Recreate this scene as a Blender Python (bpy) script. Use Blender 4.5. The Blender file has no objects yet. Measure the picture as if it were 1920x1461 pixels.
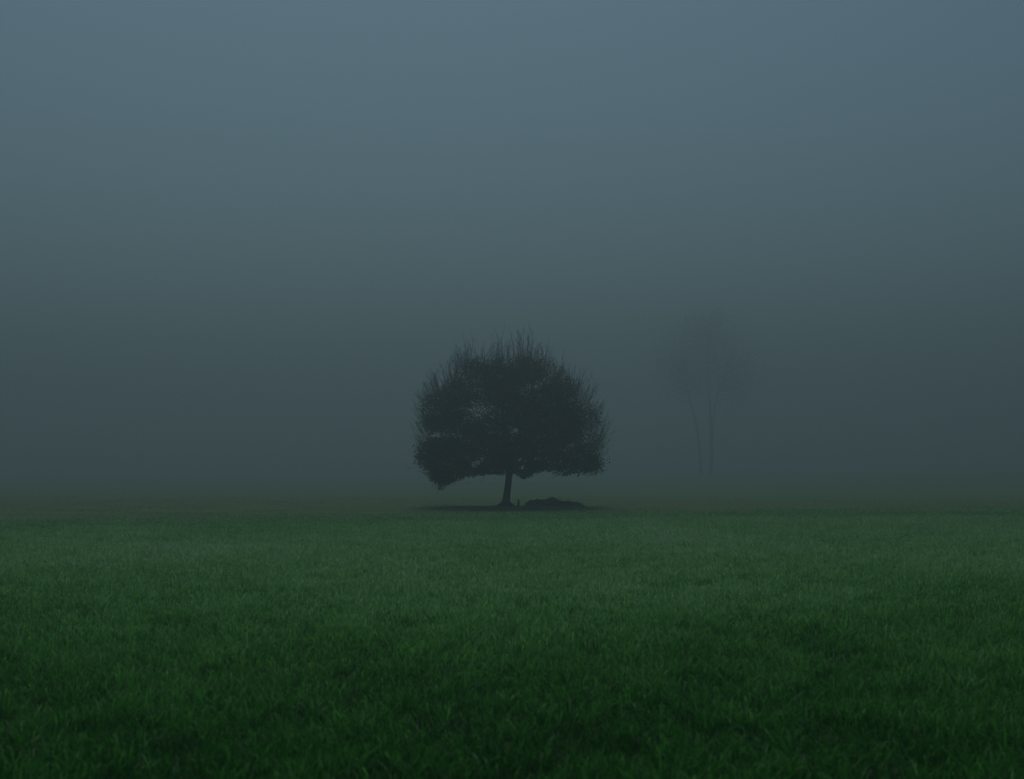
import bpy, math, random
import numpy as np

# ------------------------------------------------------------------ camera, sky, sun, exposure
SC = bpy.context.scene
COL = SC.collection
F_PX = 2667.0            # focal length in photo pixels (50 mm on 36 mm, 1920 px wide)
H_PX = 884.0             # row of the true horizon
CAM_Z = 1.4
cam_d = bpy.data.cameras.new('camera')
cam_d.lens = 50.0; cam_d.sensor_width = 36.0
cam_d.clip_start = 0.1; cam_d.clip_end = 5000.0
cam_d.dof.use_dof = True
cam_d.dof.focus_distance = 50.0
cam_d.dof.aperture_fstop = 2.8
cam = bpy.data.objects.new('camera', cam_d); COL.objects.link(cam)
cam.location = (0, 0, CAM_Z)
cam.rotation_euler = (math.radians(90) + math.atan((H_PX - 730.5) / F_PX), 0, 0)
SC.camera = cam

SUN_EL = math.radians(54.0)
SUN_AZ = math.radians(-6.0)        # measured from +Y towards +X: ahead of the camera, a little left
world = bpy.data.worlds.new('World'); SC.world = world
world.use_nodes = True
wn = world.node_tree; wn.nodes.clear()
sky = wn.nodes.new('ShaderNodeTexSky'); sky.sky_type = 'NISHITA'; sky.sun_disc = False
sky.sun_elevation = SUN_EL; sky.sun_rotation = SUN_AZ
sky.air_density = 1.0; sky.dust_density = 1.5; sky.ozone_density = 2.0; sky.altitude = 200
bg = wn.nodes.new('ShaderNodeBackground'); bg.inputs['Strength'].default_value = 0.05
wo = wn.nodes.new('ShaderNodeOutputWorld')
tint = wn.nodes.new('ShaderNodeMix'); tint.data_type = 'RGBA'; tint.blend_type = 'MULTIPLY'
tint.inputs['Factor'].default_value = 1.0; tint.inputs[7].default_value = (0.66, 0.92, 0.92, 1)   # heavy blue-green overcast
wn.links.new(sky.outputs[0], tint.inputs[6]); wn.links.new(tint.outputs[2], bg.inputs[0]); wn.links.new(bg.outputs[0], wo.inputs[0])

sun_d = bpy.data.lights.new('sun', 'SUN'); sun_d.energy = 1.5
sun_d.angle = math.radians(40.0); sun_d.color = (1.0, 0.97, 0.92)
sun = bpy.data.objects.new('sun', sun_d); COL.objects.link(sun)
sun.rotation_euler = (math.radians(90) - SUN_EL, 0, math.pi - SUN_AZ)
sun.location = (0, 0, 60)

SC.view_settings.view_transform = 'Standard'
SC.view_settings.look = 'None'
SC.view_settings.gamma = 1.0
SC.view_settings.use_curve_mapping = False
SC.view_settings.exposure = -0.27
SC.render.engine = 'CYCLES'
SC.cycles.max_bounces = 8
SC.cycles.volume_bounces = 3
SC.cycles.diffuse_bounces = 3
SC.cycles.transmission_bounces = 3
SC.cycles.transparent_max_bounces = 4
SC.cycles.use_denoising = True

rng = np.random.default_rng(11)
random.seed(5)

# ------------------------------------------------------------------ helpers
def PX(px, D): return (px - 960.0) / F_PX * D
def PZ(py, D): return CAM_Z - (py - H_PX) / F_PX * D

def tag(o, label=None, cat=None, group=None, kind=None):
    if label: o['label'] = label
    if cat: o['category'] = cat
    if group: o['group'] = group
    if kind: o['kind'] = kind
    return o

def empty(name, loc, label, cat, group=None):
    o = bpy.data.objects.new(name, None); COL.objects.link(o)
    o.location = loc; o.empty_display_size = 0.3
    return tag(o, label, cat, group)

def link_mesh(name, V, faces_flat, loop_tot, mat, parent=None, attr=None, smooth=False):
    """numpy arrays -> one mesh object. faces_flat: vertex indices, loop_tot: corners per face."""
    V = np.asarray(V, dtype=np.float32); F = np.asarray(faces_flat, dtype=np.int32)
    T = np.asarray(loop_tot, dtype=np.int32)
    me = bpy.data.meshes.new(name)
    me.vertices.add(len(V)); me.vertices.foreach_set('co', V.ravel())
    me.loops.add(len(F)); me.loops.foreach_set('vertex_index', F)
    me.polygons.add(len(T))
    st = np.zeros(len(T), dtype=np.int32); st[1:] = np.cumsum(T)[:-1]
    me.polygons.foreach_set('loop_start', st)
    me.polygons.foreach_set('loop_total', T)
    if smooth: me.polygons.foreach_set('use_smooth', np.ones(len(T), dtype=bool))
    if attr is not None:
        a = me.attributes.new('tint', 'FLOAT', 'POINT')
        a.data.foreach_set('value', np.asarray(attr, dtype=np.float32))
    me.update(calc_edges=True); me.validate()
    me.materials.append(mat)
    o = bpy.data.objects.new(name, me); COL.objects.link(o)
    if parent: o.parent = parent
    return o

class Tubes:
    """collects tapered tubes along polylines, builds them as one mesh"""
    def __init__(s): s.V = []; s.F = []; s.T = []; s.n = 0
    def add(s, pts, rad, sides=6):
        pts = np.asarray(pts, float); n = len(pts)
        rad = np.broadcast_to(np.asarray(rad, float), (n,))
        d = np.gradient(pts, axis=0); d /= np.linalg.norm(d, axis=1)[:, None] + 1e-9
        up = np.array([0.31, 0.87, 0.12]); a = np.cross(d, up); a /= np.linalg.norm(a, axis=1)[:, None] + 1e-9
        b = np.cross(d, a)
        th = np.arange(sides) * 2 * math.pi / sides
        ring = (pts[:, None, :] + rad[:, None, None] * (np.cos(th)[None, :, None] * a[:, None, :] + np.sin(th)[None, :, None] * b[:, None, :]))
        s.V.append(ring.reshape(-1, 3))
        i = np.arange(n - 1)[:, None] * sides; j = np.arange(sides)[None, :]; k = (j + 1) % sides
        q = np.stack([i + j, i + k, i + sides + k, i + sides + j], -1).reshape(-1, 4) + s.n
        s.F.append(q.ravel()); s.T.append(np.full(len(q), 4))
        cap = np.arange(sides) + (n - 1) * sides + s.n
        s.F.append(cap); s.T.append(np.array([sides]))
        s.n += n * sides
    def build(s, name, mat, parent=None, smooth=True):
        return link_mesh(name, np.concatenate(s.V), np.concatenate(s.F), np.concatenate(s.T), mat, parent, smooth=smooth)

# value noise on a lattice for terrain and grass patches
_lat = rng.random((256, 256))
def vnoise(x, y):
    x = np.asarray(x, float); y = np.asarray(y, float)
    xi = np.floor(x).astype(int); yi = np.floor(y).astype(int)
    fx = x - xi; fy = y - yi; fx = fx * fx * (3 - 2 * fx); fy = fy * fy * (3 - 2 * fy)
    g = lambda a, b: _lat[a % 256, b % 256]
    return (g(xi, yi) * (1 - fx) + g(xi + 1, yi) * fx) * (1 - fy) + (g(xi, yi + 1) * (1 - fx) + g(xi + 1, yi + 1) * fx) * fy
def sstep(a, b, x):
    t = np.clip((np.asarray(x, float) - a) / (b - a), 0, 1); return t * t * (3 - 2 * t)

# the far edge of the sown field: a gently curved line, nearer on the left
def field_edge(x):
    x = np.asarray(x, float)
    u = np.clip(x / 0.36 / 45.0, -1.6, 1.6)
    return 46.5 + 6.5 * u - 2.0 * u * u + 0.35 * (vnoise(x * 0.5, x * 0 + 3) - 0.5) * 2

def ground_z(x, y):
    x = np.asarray(x, float); y = np.asarray(y, float)
    e = sstep(-2.5, 2.0, y - field_edge(x))
    z = -0.14 + 0.12 * e
    z = z + 0.05 * (vnoise(x * 0.11 + 7, y * 0.11) - 0.5) + 0.25 * sstep(56, 90, y) * (vnoise(x * .03, y * .03) - .5)
    z = z + sstep(55, 230, y) * sstep(2, 70, x) * 1.1          # low rise on the right
    r2 = ((x + 0.1) / 2.3) ** 2 + ((y - 56.6) / 2.0) ** 2      # soil heaved up round the trunk
    z = z + 0.06 * np.exp(-r2)
    return z

# ------------------------------------------------------------------ materials
def new_mat(name):
    m = bpy.data.materials.new(name); m.use_nodes = True
    nt = m.node_tree; nt.nodes.clear()
    out = nt.nodes.new('ShaderNodeOutputMaterial')
    return m, nt, out
def ramp(nt, stops):
    r = nt.nodes.new('ShaderNodeValToRGB'); el = r.color_ramp.elements
    while len(el) < len(stops): el.new(0.5)
    for e, (p, c) in zip(el, stops): e.position = p; e.color = (*c, 1)
    return r
def leafy(name, stops, rough=0.5, trans=0.35, spec=0.4):
    m, nt, out = new_mat(name)
    at = nt.nodes.new('ShaderNodeAttribute'); at.attribute_name = 'tint'
    r = ramp(nt, stops); nt.links.new(at.outputs['Fac'], r.inputs[0])
    p = nt.nodes.new('ShaderNodeBsdfPrincipled')
    p.inputs['Roughness'].default_value = rough
    p.inputs['Specular IOR Level'].default_value = spec
    nt.links.new(r.outputs[0], p.inputs['Base Color'])
    t = nt.nodes.new('ShaderNodeBsdfTranslucent'); nt.links.new(r.outputs[0], t.inputs['Color'])
    mx = nt.nodes.new('ShaderNodeMixShader'); mx.inputs[0].default_value = trans
    nt.links.new(p.outputs[0], mx.inputs[1]); nt.links.new(t.outputs[0], mx.inputs[2])
    nt.links.new(mx.outputs[0], out.inputs['Surface'])
    return m
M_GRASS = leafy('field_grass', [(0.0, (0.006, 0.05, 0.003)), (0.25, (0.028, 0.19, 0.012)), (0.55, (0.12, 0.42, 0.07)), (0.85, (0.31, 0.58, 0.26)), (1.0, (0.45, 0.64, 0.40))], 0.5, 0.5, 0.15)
M_ROUGH = leafy('rough_grass', [(0.0, (0.07, 0.18, 0.04)), (0.6, (0.13, 0.26, 0.085)), (1.0, (0.20, 0.28, 0.13))], 0.6, 0.5, 0.15)
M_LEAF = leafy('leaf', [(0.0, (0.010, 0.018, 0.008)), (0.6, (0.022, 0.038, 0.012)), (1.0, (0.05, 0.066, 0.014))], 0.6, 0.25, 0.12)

def bark(name, c1, c2, scale=9):
    m, nt, out = new_mat(name)
    tc = nt.nodes.new('ShaderNodeTexCoord'); mp = nt.nodes.new('ShaderNodeMapping')
    mp.inputs['Scale'].default_value = (scale, scale, scale * 0.22)
    nz = nt.nodes.new('ShaderNodeTexNoise'); nz.inputs['Scale'].default_value = 1.6; nz.inputs['Detail'].default_value = 8
    r = ramp(nt, [(0.35, c1), (0.7, c2)])
    p = nt.nodes.new('ShaderNodeBsdfPrincipled'); p.inputs['Roughness'].default_value = 0.85
    b = nt.nodes.new('ShaderNodeBump'); b.inputs['Strength'].default_value = 0.8; b.inputs['Distance'].default_value = 0.03
    nt.links.new(tc.outputs['Object'], mp.inputs[0]); nt.links.new(mp.outputs[0], nz.inputs[0])
    nt.links.new(nz.outputs['Fac'], r.inputs[0]); nt.links.new(r.outputs[0], p.inputs['Base Color'])
    nt.links.new(nz.outputs['Fac'], b.inputs['Height']); nt.links.new(b.outputs[0], p.inputs['Normal'])
    nt.links.new(p.outputs[0], out.inputs['Surface'])
    return m
M_BARK = bark('bark', (0.018, 0.017, 0.013), (0.06, 0.055, 0.042))
M_TWIG = bark('twig_bark', (0.02, 0.018, 0.015), (0.05, 0.045, 0.036), 20)
M_SOIL = bark('damp_soil', (0.09, 0.13, 0.055), (0.17, 0.20, 0.11), 4)

# ------------------------------------------------------------------ ground
def build_ground():
    ys = np.concatenate([-np.geomspace(640, 3, 18), np.linspace(-2, 130, 331), np.geomspace(132, 640, 40)])
    xs = np.concatenate([-np.geomspace(640, 62, 26), np.linspace(-60, 60, 241), np.geomspace(62, 640, 26)])
    X, Y = np.meshgrid(xs, ys); Z = ground_z(X, Y)
    V = np.stack([X, Y, Z], -1).reshape(-1, 3)
    nx, ny = len(xs), len(ys)
    i = (np.arange(ny - 1)[:, None] * nx + np.arange(nx - 1)[None, :]).ravel()
    q = np.stack([i, i + 1, i + nx + 1, i + nx], -1)
    d = Y - field_edge(X)
    att = (sstep(-8.0, 1.0, d + 0.5 * (vnoise(X * .8, Y * .8) - .5))).ravel()     # 0 in the field, 1 beyond it
    m, nt, out = new_mat('ground')
    N = nt.nodes.new; L = nt.links.new
    tc = N('ShaderNodeTexCoord')
    n1 = N('ShaderNodeTexNoise'); n1.inputs['Scale'].default_value = 0.35; n1.inputs['Detail'].default_value = 9
    n2 = N('ShaderNodeTexNoise'); n2.inputs['Scale'].default_value = 9.0; n2.inputs['Detail'].default_value = 6
    L(tc.outputs['Object'], n1.inputs[0]); L(tc.outputs['Object'], n2.inputs[0])
    field = ramp(nt, [(0.3, (0.006, 0.03, 0.003)), (0.7, (0.012, 0.07, 0.006))])
    rough = ramp(nt, [(0.3, (0.065, 0.125, 0.045)), (0.52, (0.095, 0.165, 0.068)), (0.75, (0.14, 0.195, 0.10))])
    L(n2.outputs['Fac'], field.inputs[0])
    mixn = N('ShaderNodeMix'); mixn.inputs['Factor'].default_value = 0.35
    L(n1.outputs['Fac'], mixn.inputs['A']); L(n2.outputs['Fac'], mixn.inputs['B'])
    L(mixn.outputs['Result'], rough.inputs[0])
    at = N('ShaderNodeAttribute'); at.attribute_name = 'tint'
    mc = N('ShaderNodeMix'); mc.data_type = 'RGBA'
    L(at.outputs['Fac'], mc.inputs['Factor']); L(field.outputs[0], mc.inputs[6]); L(rough.outputs[0], mc.inputs[7])
    p = N('ShaderNodeBsdfPrincipled'); p.inputs['Roughness'].default_value = 0.95; p.inputs['Specular IOR Level'].default_value = 0.05
    b = N('ShaderNodeBump'); b.inputs['Strength'].default_value = 0.6; b.inputs['Distance'].default_value = 0.04
    L(n2.outputs['Fac'], b.inputs['Height']); L(b.outputs[0], p.inputs['Normal'])
    L(mc.outputs[2], p.inputs['Base Color']); L(p.outputs[0], out.inputs['Surface'])
    o = link_mesh('ground', V, q.ravel(), np.full(len(q), 4), m, attr=att, smooth=True)
    tag(o, kind='structure')
    return o
build_ground()

# ------------------------------------------------------------------ grass blades (one mesh each)
def blades(name, x, y, h, w, lean, tint, mat, zoff=0.0):
    n = len(x)
    z = ground_z(x, y) + zoff - 0.01
    th = rng.random(n) * 2 * math.pi                    # facing
    la = rng.random(n) * 2 * math.pi                    # lean direction
    sx, sy = np.cos(th) * w * 0.5, np.sin(th) * w * 0.5
    lx, ly = np.cos(la) * lean * h, np.sin(la) * lean * h
    V = np.empty((n, 7, 3), np.float32)
    for k, (t, ww) in enumerate(((0.0, 0.8), (0.45, 1.0), (0.8, 0.62))):
        cx = x + lx * t ** 2; cy = y + ly * t ** 2; cz = z + h * t * (1 - 0.18 * lean * t)
        V[:, 2 * k, 0] = cx - sx * ww; V[:, 2 * k, 1] = cy - sy * ww; V[:, 2 * k, 2] = cz
        V[:, 2 * k + 1, 0] = cx + sx * ww; V[:, 2 * k + 1, 1] = cy + sy * ww; V[:, 2 * k + 1, 2] = cz
    V[:, 6, 0] = x + lx * 1.12; V[:, 6, 1] = y + ly * 1.12; V[:, 6, 2] = z + h * (1 - 0.35 * lean)
    b = (np.arange(n) * 7)[:, None]
    F = (b + np.array([0, 1, 3, 2, 2, 3, 5, 4, 4, 5, 6])[None, :]).ravel()
    T = np.tile(np.array([4, 4, 3]), n)
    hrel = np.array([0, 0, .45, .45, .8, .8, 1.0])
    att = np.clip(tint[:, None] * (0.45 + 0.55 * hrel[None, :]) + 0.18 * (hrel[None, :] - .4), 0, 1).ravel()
    return link_mesh(name, V.reshape(-1, 3), F, T, mat, attr=att, smooth=True)

def wedge(n, d0, d1, power, half):      # plus a 3.5 m margin on either side
    """n points in a fan ahead of the camera; density per m2 falls as d**-power"""
    e = 2 - power
    d = (d0 ** e + rng.random(n) * (d1 ** e - d0 ** e)) ** (1 / e)
    u = (rng.random(n) * 2 - 1) * half
    return d * u + 3.5 * (u / half) , d

x, y = wedge(1150000, 3.5, 56.0, 1.15, 0.44)
k = y < field_edge(x) + rng.normal(-.3, 2.2, len(x)); x, y = x[k], y[k]
pat = vnoise(x * 0.55, y * 0.30 + 40) * 0.35 + vnoise(x * 2.1 + 9, y * 1.6) * 0.3 + vnoise(x * .16 + 5, y * .11 + 2) * .35
clump = sstep(.0, .8, .55 * vnoise(x * 7.5 + 31, y * 5.5) + .45 * vnoise(x * 3.2 + 3, y * 2.3 + 8))
k = rng.random(len(x)) < 0.16 + 1.0 * clump; x, y, pat, clump = x[k], y[k], pat[k], clump[k]
n = len(x)
h = 0.145 * (0.55 + 0.4 * pat + 0.4 * clump) * (1 - .5 * sstep(-9, 4, y - field_edge(x))) * rng.uniform(0.6, 1.25, n)
tall = rng.random(n) < 0.012; h[tall] *= 1.5
w = 0.0056 * (1 + y / 26.0) * rng.uniform(0.7, 1.3, n)
lean = np.abs(rng.normal(0.5, 0.3, n)).clip(0.02, 1.2)
tint = (-0.06 + 0.42 * pat + .14 * clump + 0.54 * sstep(4, 24, y) - 0.20 * sstep(-20, 4, y - field_edge(x)) + rng.normal(0, 0.13, n)).clip(0, 0.95)   # paler further out: low mist haze put into the blade colour
dry = rng.random(n) < 0.012; tint[dry] = np.maximum(tint[dry], 0.8)
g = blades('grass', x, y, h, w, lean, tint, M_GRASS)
tag(g, 'wet green grass crop filling the near field', 'grass', kind='stuff')

x, y = wedge(240000, 34.0, 110.0, 1.6, 0.5)
k = y > field_edge(x) - 0.8 + rng.normal(0, 1.2, len(x)); x, y = x[k], y[k]
pat = vnoise(x * 0.7, y * 0.7)
k = rng.random(len(x)) < (0.35 + .7 * pat) * (1 - sstep(50, 100, y)); x, y, pat = x[k], y[k], pat[k]
n = len(x)
h = 0.045 * (0.6 + 0.8 * pat ** 2) * rng.uniform(0.6, 1.5, n)
near_tree = np.exp(-(((x + .2) / 1.5) ** 2 + ((y - 56.4) / 1.2) ** 2)); h *= 1 + 0.4 * near_tree
w = 0.012 * rng.uniform(0.6, 1.3, n) * (y / 40)
g2 = blades('rough_grass', x, y, h, w, np.abs(rng.normal(.4, .3, n)).clip(.02, 1.1), (0.2 + .5 * pat + rng.normal(0, .18, n)).clip(0, 1), M_ROUGH)
tag(g2, 'short rough grass beyond the far edge of the field', 'rough grass', kind='stuff')

# ------------------------------------------------------------------ the lone round-headed tree
TD = 56.6
U = TD / F_PX                                     # metres per photo pixel at the tree
BX, BY = PX(949, TD), TD
BZ = float(ground_z(BX, BY))
OUT = [(779,850),(786,838),(800,829),(794,815),(790,805),(780,800),(792,785),(789,769),(797,758),(806,746),(812,733),(828,730),(842,722),(852,707),(858,696),(866,686),(875,680),(890,682),(906,675),(922,683),(938,678),(952,688),(966,684),(978,668),(990,664),(1005,676),(1018,684),(1026,700),(1031,714),(1047,715),(1060,716),(1074,725),(1082,738),(1090,748),(1086,768),(1100,766),(1122,770),(1131,787),(1122,796),(1104,800),(1096,812),(1106,824),(1128,812),(1134,822),(1112,836),(1118,848),(1130,852),(1137,866),(1131,881),(1116,890),(1100,887),(1086,888),(1070,890),(1057,896),(1042,892),(1026,883),(1012,887),(995,893),(980,899),(970,893),(958,884),(945,893),(925,890),(896,893),(870,896),(852,907),(840,908),(832,919),(824,920),(818,908),(805,897),(798,884),(788,872),(780,864)]
OUT = np.array([((px - 949) * U, (950 - py) * U) for px, py in OUT])
def inside(x, z, poly):
    r = np.zeros(len(x), bool); j = len(poly) - 1
    for i in range(len(poly)):
        xi, zi = poly[i]; xj, zj = poly[j]
        c = ((zi > z) != (zj > z)) & (x < (xj - xi) * (z - zi) / (zj - zi + 1e-12) + xi)
        r ^= c; j = i
    return r
GAPS = [(835,818,27,6,0), (862,822,10,4,0), (892,872,11,6,-.5), (976,878,8,4,0.1), (981,866,9,4,.3), (1006,862,7,3,0), (946,795,5,3,0), (891,722,4,8,0), (939,712,4,6,0), (1074,835,9,4,.2), (968,806,9,4,-.5), (1101,830,7,5,0), (925,787,5,4,0), (1010,750,4,4,0)]
def in_gap(x, z):
    r = np.zeros(len(x), bool)
    for gx, gy, a, b, rot in GAPS:
        dx = x / U + 949 - gx; dz = (950 - z / U) - gy
        c, s = math.cos(rot), math.sin(rot)
        r |= ((dx * c + dz * s) / a) ** 2 + ((-dx * s + dz * c) / b) ** 2 < 1
    return r
CXc, RX = 0.12, 3.75                               # crown centre and half width
def crown_rd(x, z):
    """half depth (along y) of the crown at (x, z)"""
    t = np.clip(1 - ((x - CXc) / RX) ** 2, 0, 1)
    v = np.clip(1 - ((z - 2.6) / 3.4) ** 2, 0.1, 1)
    return 3.5 * np.sqrt(t) * np.sqrt(v) + 0.35

tree = empty('lone_tree', (BX, BY, BZ), 'dark round-headed tree with leaning trunk and bare upright twigs standing alone past the field', 'tree')

# clump centres in the crown volume
cl = []
while len(cl) < 560:
    cx = rng.uniform(-3.7, 4.1); cz = rng.uniform(0.9, 5.9)
    if not inside(np.array([cx]), np.array([cz]), OUT)[0]: continue
    rd = float(crown_rd(cx, cz)); f = rng.uniform(-1, 1); f = math.copysign(abs(f) ** 0.6, f)
    cl.append((cx, f * rd, cz))
cl = np.array(cl)

# trunk and limbs
wood = Tubes()
TR = lambda z: ((2.5 + (z / U) * 0.118 - 3.5) * U)  # x of the trunk axis at height z
tp = [(0.06 - .09, 0, -0.12), (TR(.0), 0, 0.0), (TR(.25), 0, .25), (TR(.7), 0.0, .7), (TR(1.2), .02, 1.2), (TR(1.5) + .02, .03, 1.55)]
wood.add(tp, [.26, .21, .155, .135, .135, .15], 12)
for a in range(7):                                  # root flare
    t = a * 2 * math.pi / 7 + .3
    wood.add([(TR(.35), 0, .35), (TR(.1) + .13 * math.cos(t), .13 * math.sin(t), .10), (TR(0) + .42 * math.cos(t), .42 * math.sin(t), -.06)], [.10, .085, .03], 7)
top = np.array(tp[-1])
limb_pts = []                                       # (pos, radius) nodes along limbs to hang branches from
for i in range(11):
    if i < 8:
        t = i * 2 * math.pi / 8 + rng.uniform(-.25, .25)
        end = np.array([CXc + 2.7 * math.cos(t), 2.4 * math.sin(t), rng.uniform(1.9, 3.6)])
    else:
        t = i * 2.1; end = np.array([CXc + .9 * math.cos(t), .8 * math.sin(t), rng.uniform(4.4, 5.0)])
    mid = top + (end - top) * .5 + np.array([0, 0, .28 + .15 * rng.random()])
    P = []
    st = top - np.array([0, 0, .35 * rng.random()])
    for s in np.linspace(0, 1, 9):
        p = (1 - s) ** 2 * st + 2 * s * (1 - s) * mid + s * s * end + rng.normal(0, .035, 3) * (s > 0)
        P.append(p)
    R = np.linspace(.095, .028, 9); wood.add(P, R, 7)
    for p, r in zip(P[2:], R[2:]): limb_pts.append((p, r))
nodes = np.array([p for p, r in limb_pts]); nr = np.array([r for p, r in limb_pts])
extra_n = []; 
for c in cl[rng.permutation(len(cl))[:190]]:        # secondary branches to the clumps
    d = np.linalg.norm(nodes - c, axis=1) + np.maximum(0, nodes[:, 2] - c[2]) * .8
    j = int(np.argmin(d)); p0 = nodes[j]
    m1 = p0 + (c - p0) * .5 + np.array([0, 0, .12]) + rng.normal(0, .08, 3)
    P = [(1 - s) ** 2 * p0 + 2 * s * (1 - s) * m1 + s * s * c for s in np.linspace(0, 1, 6)]
    wood.add(P, np.linspace(min(nr[j] * .7, .04), .009, 6), 5)
trunk = wood.build('trunk', M_BARK, tree)

# leaves
def leaf_mesh(name, P, size, tint, mat, parent, droop=0.5):
    n = len(P)
    a = rng.normal(0, 1, (n, 3)); a[:, 2] -= droop; a /= np.linalg.norm(a, axis=1)[:, None]
    b = np.cross(a, rng.normal(0, 1, (n, 3))); b /= np.linalg.norm(b, axis=1)[:, None]
    c = np.cross(a, b)
    s = size[:, None]
    V = np.empty((n, 6, 3), np.float32)
    V[:, 0] = P - a * s * .5
    V[:, 1] = P - a * s * .12 + b * s * .30 + c * s * .07
    V[:, 2] = P + a * s * .25 + b * s * .24 + c * s * .07
    V[:, 3] = P + a * s * .52
    V[:, 4] = P + a * s * .25 - b * s * .24 + c * s * .07
    V[:, 5] = P - a * s * .12 - b * s * .30 + c * s * .07
    bb = (np.arange(n) * 6)[:, None]
    F = (bb + np.array([0, 1, 2, 3, 0, 3, 4, 5])[None, :]).ravel()
    return link_mesh(name, V.reshape(-1, 3), F, np.full(2 * n, 4), mat, parent, attr=np.repeat(tint, 6))

NL = 98000
ci = rng.integers(0, len(cl), NL)
sg = rng.uniform(.12, .36, len(cl))
P = cl[ci] + rng.normal(0, 1, (NL, 3)) * sg[ci][:, None] * np.array([1, 1, .8])
jit = .035 + .13 * sstep(1.9, 4.6, P[:, 2]) + .07 * sstep(2.6, 3.6, np.abs(P[:, 0]))
keep = inside(P[:, 0] * (1 + .04 * sstep(2.4, 4.0, P[:, 2])) + rng.normal(0, 1, NL) * jit, P[:, 2] + .6 * jit * sstep(2.0, 3.2, P[:, 2]) + rng.normal(0, 1, NL) * jit, OUT)
keep &= np.abs(P[:, 1]) < crown_rd(P[:, 0], P[:, 2]) + .35
g_ = in_gap(P[:, 0], P[:, 2]) & (rng.random(NL) < .84); keep &= ~g_
P = P[keep]
tintc = rng.uniform(0.1, .6, len(cl))
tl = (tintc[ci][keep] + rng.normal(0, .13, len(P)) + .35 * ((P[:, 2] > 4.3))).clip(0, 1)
# stray leaves outside the crown edge and hanging sprays
st = []
for _ in range(260):
    i = rng.integers(0, len(OUT)); q = OUT[i] + rng.normal(0, .13, 2)
    st.append((q[0], rng.normal(0, .9), q[1]))
for _ in range(240):                                # thin airy leaves at the right and on the top shoulder
    st.append((rng.uniform(3.0, 3.85), rng.normal(0, .7), rng.uniform(2.1, 4.1)))
for _ in range(330):
    st.append((rng.uniform(.4, 2.9), rng.normal(0, 1.0), 5.55 - .25 * rng.uniform(0, 1) - .0))
st = np.array(st)
m_ = (st[:, 0] > .3) & (st[:, 2] > 5); st[m_, 2] = 5.95 - .28 * (st[m_, 0] - .6) ** 2 + rng.normal(0, .12, m_.sum())
P = np.concatenate([P, st]); tl = np.concatenate([tl, rng.uniform(.3, .9, len(st))])
P = np.concatenate([P, np.stack([rng.normal((825 - 949) * U, .04, 40), rng.normal(0, .05, 40), rng.uniform((950 - 920) * U, (950 - 900) * U, 40)], -1)])
tl = np.concatenate([tl, rng.uniform(.1, .5, 40)])
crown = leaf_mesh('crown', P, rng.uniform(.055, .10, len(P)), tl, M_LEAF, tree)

# bare upright shoots rising out of the crown
tw = Tubes()
def shoot(p, d, L, r0, curve, subs=2):
    p = np.array(p, float); d = np.array(d, float); d /= np.linalg.norm(d)
    P = [p.copy()]; n = 7
    for i in range(n):
        d = d + np.array([0, 0, curve]) + rng.normal(0, .075, 3); d /= np.linalg.norm(d)
        P.append(P[-1] + d * L / n)
    tw.add(P, np.linspace(r0, r0 * .35, n + 1), 3)
    for _ in range(subs):
        j = rng.integers(1, n); q = P[j]
        dd = d + rng.normal(0, .35, 3); dd[2] = abs(dd[2]) + .2; dd /= np.linalg.norm(dd)
        l2 = L * rng.uniform(.2, .45)
        tw.add([q, q + dd * l2 * .5 + rng.normal(0, .01, 3), q + dd * l2 + np.array([0, 0, l2 * .12])], [r0 * .6, r0 * .5, r0 * .3], 3)
TOP = [(779,842),(790,760),(800,700),(820,700),(845,690),(860,678),(880,662),(905,660),(930,664),(960,664),(990,656),(1020,670),(1045,700),(1075,712),(1095,745),(1125,765),(1140,800),(1135,850)]
TOPx = np.array([(a - 949) * U for a, b in TOP]); 
_o = OUT[(OUT[:, 1] > 2.2)]; _o = _o[np.argsort(_o[:, 0])]; TPX, TPZ = _o[:, 0], _o[:, 1]
for i in range(96):                                 # over the top of the crown, in loose fans
    bx = rng.uniform(-2.95, 2.95); by = rng.uniform(-1, 1) * 2.5 * math.sqrt(max(0, 1 - (bx / 3.6) ** 2))
    tall_ = rng.uniform(.65, 1.35) * (1 + .3 * math.exp(-((bx - .1) / 1.7) ** 2))
    bd = np.array([bx * .10 + rng.normal(0, .12), by * .10 + rng.normal(0, .12), 1.0])
    for _k in range(rng.integers(3, 10)):
        xx = bx + rng.normal(0, .13); yy = by + rng.normal(0, .13)
        edge = max(0.0, 1 - (xx / 3.9) ** 2 - (yy / 3.6) ** 2)
        zz = 2.0 + (float(np.interp(xx, TPX, TPZ)) - 2.0) * math.sqrt(max(0.05, 1 - (yy / 3.3) ** 2)) - rng.uniform(.0, .45)
        d = bd + np.array([(xx - bx) * 1.3 + rng.normal(0, .09), rng.normal(0, .15), 0])
        shoot((xx, yy, zz), d, tall_ * rng.uniform(.45, 1.0), .0095, .05, 3)
for i in range(110):                                 # left flank
    z0 = rng.uniform(1.6, 4.6); x0 = -3.25 + .25 * max(0, z0 - 3.2)
    shoot((x0, rng.normal(0, 1.0), z0), (-.8 + rng.normal(0, .2), rng.normal(0, .4), .55 + .12 * (z0 - 2)), rng.uniform(.25, .8), .0085, .13, 3)
for i in range(105):                                # right flank: longer, sparse, curving up
    z0 = rng.uniform(1.7, 4.5); x0 = 3.5 - .55 * max(0, z0 - 3.2) - rng.uniform(0, .5)
    shoot((x0, rng.normal(0, 1.0), z0), (1.0, rng.normal(0, .5), rng.uniform(-.1, .9)), rng.uniform(.35, 1.3), .0095, .20, 6)
for i in range(10):                                 # low drooping twigs
    sgn = 1 if i % 2 else -1
    shoot((sgn * rng.uniform(2.6, 3.3), rng.normal(0, .6), rng.uniform(1.3, 1.7)), (sgn * 1.0, rng.normal(0, .3), -.25), rng.uniform(.5, .9), .008, .03)
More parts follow.
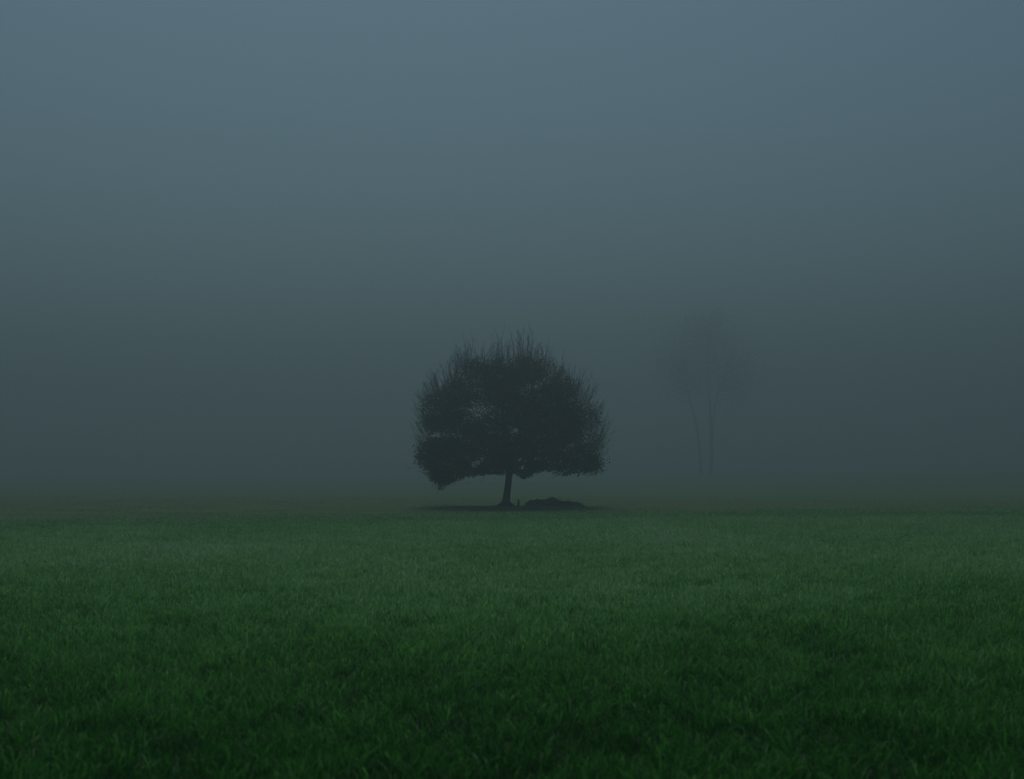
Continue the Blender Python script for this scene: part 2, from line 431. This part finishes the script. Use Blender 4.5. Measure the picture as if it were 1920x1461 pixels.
o = tw.build('twigs', M_TWIG, trunk, smooth=False); tag(o, 'bare thin upright twigs', kind='stuff')

# ------------------------------------------------------------------ low heap beside the trunk
HX, HY = PX(1036, TD + .6), TD + .6
HZ = float(ground_z(HX, HY))
heap = empty('brush_heap', (HX, HY, HZ), 'low dark heap of earth and cut brush on the ground right of the lone tree', 'brush heap')
prof = [(-54,0),(-50,6),(-45,10),(-38,12),(-28,13),(-16,12.5),(-8,14.5),(-2,18),(4,17),(10,12),(20,9),(30,9.5),(42,8),(50,5.5),(58,2),(66,0)]
pxs = np.array([a for a, b in prof]) * U; pzs = np.array([b for a, b in prof]) * U * .88
xs = np.linspace(pxs[0], pxs[-1], 70); yv = np.linspace(-1, 1, 21)
X, Yv = np.meshgrid(xs, yv)
ht = np.interp(X, pxs, pzs) * np.sqrt(np.clip(1 - np.abs(Yv) ** 2.2, 0, 1))
Z = ht * (0.82 + .3 * vnoise(X * 5, Yv * 4 + 3)) - .05
V = np.stack([X, Yv * .75 * (.8 + .3 * vnoise(X * 2, Yv * 0)), Z], -1).reshape(-1, 3)
i = (np.arange(20)[:, None] * 70 + np.arange(69)[None, :]).ravel()
q = np.stack([i, i + 1, i + 71, i + 70], -1)
link_mesh('soil', V, q.ravel(), np.full(len(q), 4), M_SOIL, heap, smooth=True)
for _ in range(22):
    br = Tubes()
    x0 = rng.uniform(-1.0, 1.15); z0 = float(np.interp(x0, pxs, pzs)) * rng.uniform(.55, .95)
    a = rng.normal(0, .7); L = rng.uniform(.25, .6)
    p = np.array([x0, rng.normal(0, .28), z0]); d = np.array([math.cos(a), rng.normal(0, .5), rng.normal(0.05, .18)])
    d /= np.linalg.norm(d)
    br.add([p - d * L * .5, p + rng.normal(0, .015, 3), p + d * L * .5], [.016, .014, .006], 6)
    br.build('branch', M_BARK, heap)
n = 5200; xx = rng.uniform(-1.08, 1.25, n); yy = rng.normal(0, .33, n)
zz = np.interp(xx, pxs, pzs) * np.sqrt(np.clip(1 - (np.abs(yy) / .75) ** 2.2, 0, 1)) * rng.uniform(.7, 1.04, n)
leaf_mesh('weeds', np.stack([xx, yy, zz], -1), rng.uniform(.05, .10, n), rng.uniform(0.2, .8, n), M_ROUGH, heap, droop=-1)

# the little broken stake between trunk and heap
SX, SY = PX(972, TD), TD; SZ = float(ground_z(SX, SY))
stake = empty('stake', (SX, SY, SZ), 'short dark broken stake standing between the leaning trunk and the low heap', 'stake')
sb = Tubes(); sb.add([(0, 0, -.05), (.005, 0, .12), (.0, 0, .235), (-.01, 0, .26)], [.045, .042, .036, .012], 8)
sb.build('post', M_BARK, stake)

# ------------------------------------------------------------------ trees that fade into the fog
def far_tree(label, D, px, base_py, stems, lobes, nleaf, leaf, group=None, name='tall_tree'):
    u = D / F_PX; x0 = PX(px, D); z0 = PZ(base_py, D)
    gz = float(ground_z(x0, D))
    t = empty(name, (x0, D, gz), label, 'tree', group)
    q = lambda a, b: ((a - px) * u, (base_py - b) * u + (z0 - gz))
    tb = Tubes(); tips = []
    for pts, r in stems:
        P = []
        for j, (a, b) in enumerate(pts):
            X_, Z_ = q(a, b); P.append((X_, 0.25 * math.sin(j * 1.7 + a), max(Z_, -.2) if j else -.3))
        # resample
        P = np.array(P); s = np.linspace(0, len(P) - 1, 5 * len(P))
        PP = np.stack([np.interp(s, np.arange(len(P)), P[:, c]) for c in range(3)], -1)
        tb.add(PP, np.linspace(r, r * .3, len(PP)), 8); tips += [p for p in PP[len(PP) // 2:]]
    tips = np.array(tips)
    A = np.array([w for *_, w in lobes], float); A /= A.sum()
    li = rng.choice(len(lobes), 260, p=A); C = []
    for i in li:
        a, b, rx, rz, _w = lobes[i]; X_, Z_ = q(a, b)
        v = rng.normal(0, 1, 3); v /= np.linalg.norm(v); v *= rng.random() ** .4
        C.append((X_ + v[0] * rx * u, v[1] * rx * u * .9, Z_ + v[2] * rz * u))
    C = np.array(C)
    for c in C[:110]:
        j = int(np.argmin(np.linalg.norm(tips - c, axis=1) + np.maximum(0, tips[:, 2] - c[2] + 1)))
        p0 = tips[j]; m1 = (p0 + c) / 2 + np.array([0, 0, .5]) * rng.random()
        tb.add([p0, m1, c], [.09, .06, .02], 4)
    tb.build('trunk', M_BARK, t)
    ci = rng.integers(0, len(C), nleaf)
    P = C[ci] + rng.normal(0, 1, (nleaf, 3)) * rng.uniform(1.0, 3.4, len(C))[ci][:, None]
    leaf_mesh('crown', P, rng.uniform(leaf * .7, leaf * 1.3, nleaf), rng.uniform(.0, .8, nleaf), M_LEAF, t)
    return t
far_tree('tall faint tree on twin slender trunks, fading into the fog right of the lone tree', 255.0, 1320, 906,
         [([(1314, 908), (1313, 860), (1308, 810), (1296, 755), (1280, 700)], .34), ([(1332, 908), (1334, 850), (1333, 800), (1330, 720), (1328, 620)], .40), ([(1333, 835), (1336, 790), (1346, 730), (1370, 680)], .22)],
         [(1325, 640, 50, 60, 3), (1278, 690, 46, 52, 3), (1380, 700, 40, 55, 3), (1330, 715, 75, 50, 3), (1290, 625, 34, 38, 1), (1365, 640, 30, 35, .8)], 17000, .24)

# ------------------------------------------------------------------ the fog: one closed box round everything
def fog(x0, x1, y0, y1, z0, z1, dens, col, g, absorb):
    V = [(x, y, z) for x in (x0, x1) for y in (y0, y1) for z in (z0, z1)]
    F = [0, 1, 3, 2, 4, 6, 7, 5, 0, 4, 5, 1, 2, 3, 7, 6, 0, 2, 6, 4, 1, 5, 7, 3]
    m, nt, out = new_mat('haze')
    p = nt.nodes.new('ShaderNodeVolumePrincipled')
    p.inputs['Color'].default_value = (*col, 1); p.inputs['Density'].default_value = dens
    p.inputs['Anisotropy'].default_value = g
    p.inputs['Absorption Color'].default_value = (*absorb, 1)
    nt.links.new(p.outputs[0], out.inputs['Volume'])
    o = link_mesh('haze', V, F, [4] * 6, m)
    tag(o, 'pale blue-grey fog filling the air over the whole field', 'fog', kind='stuff')
    return o
fog(-660, 660, -660, 660, -3.0, 38.0, 0.0093, (0.295, 0.39, 0.42), 0.6, (0, 0, 0))
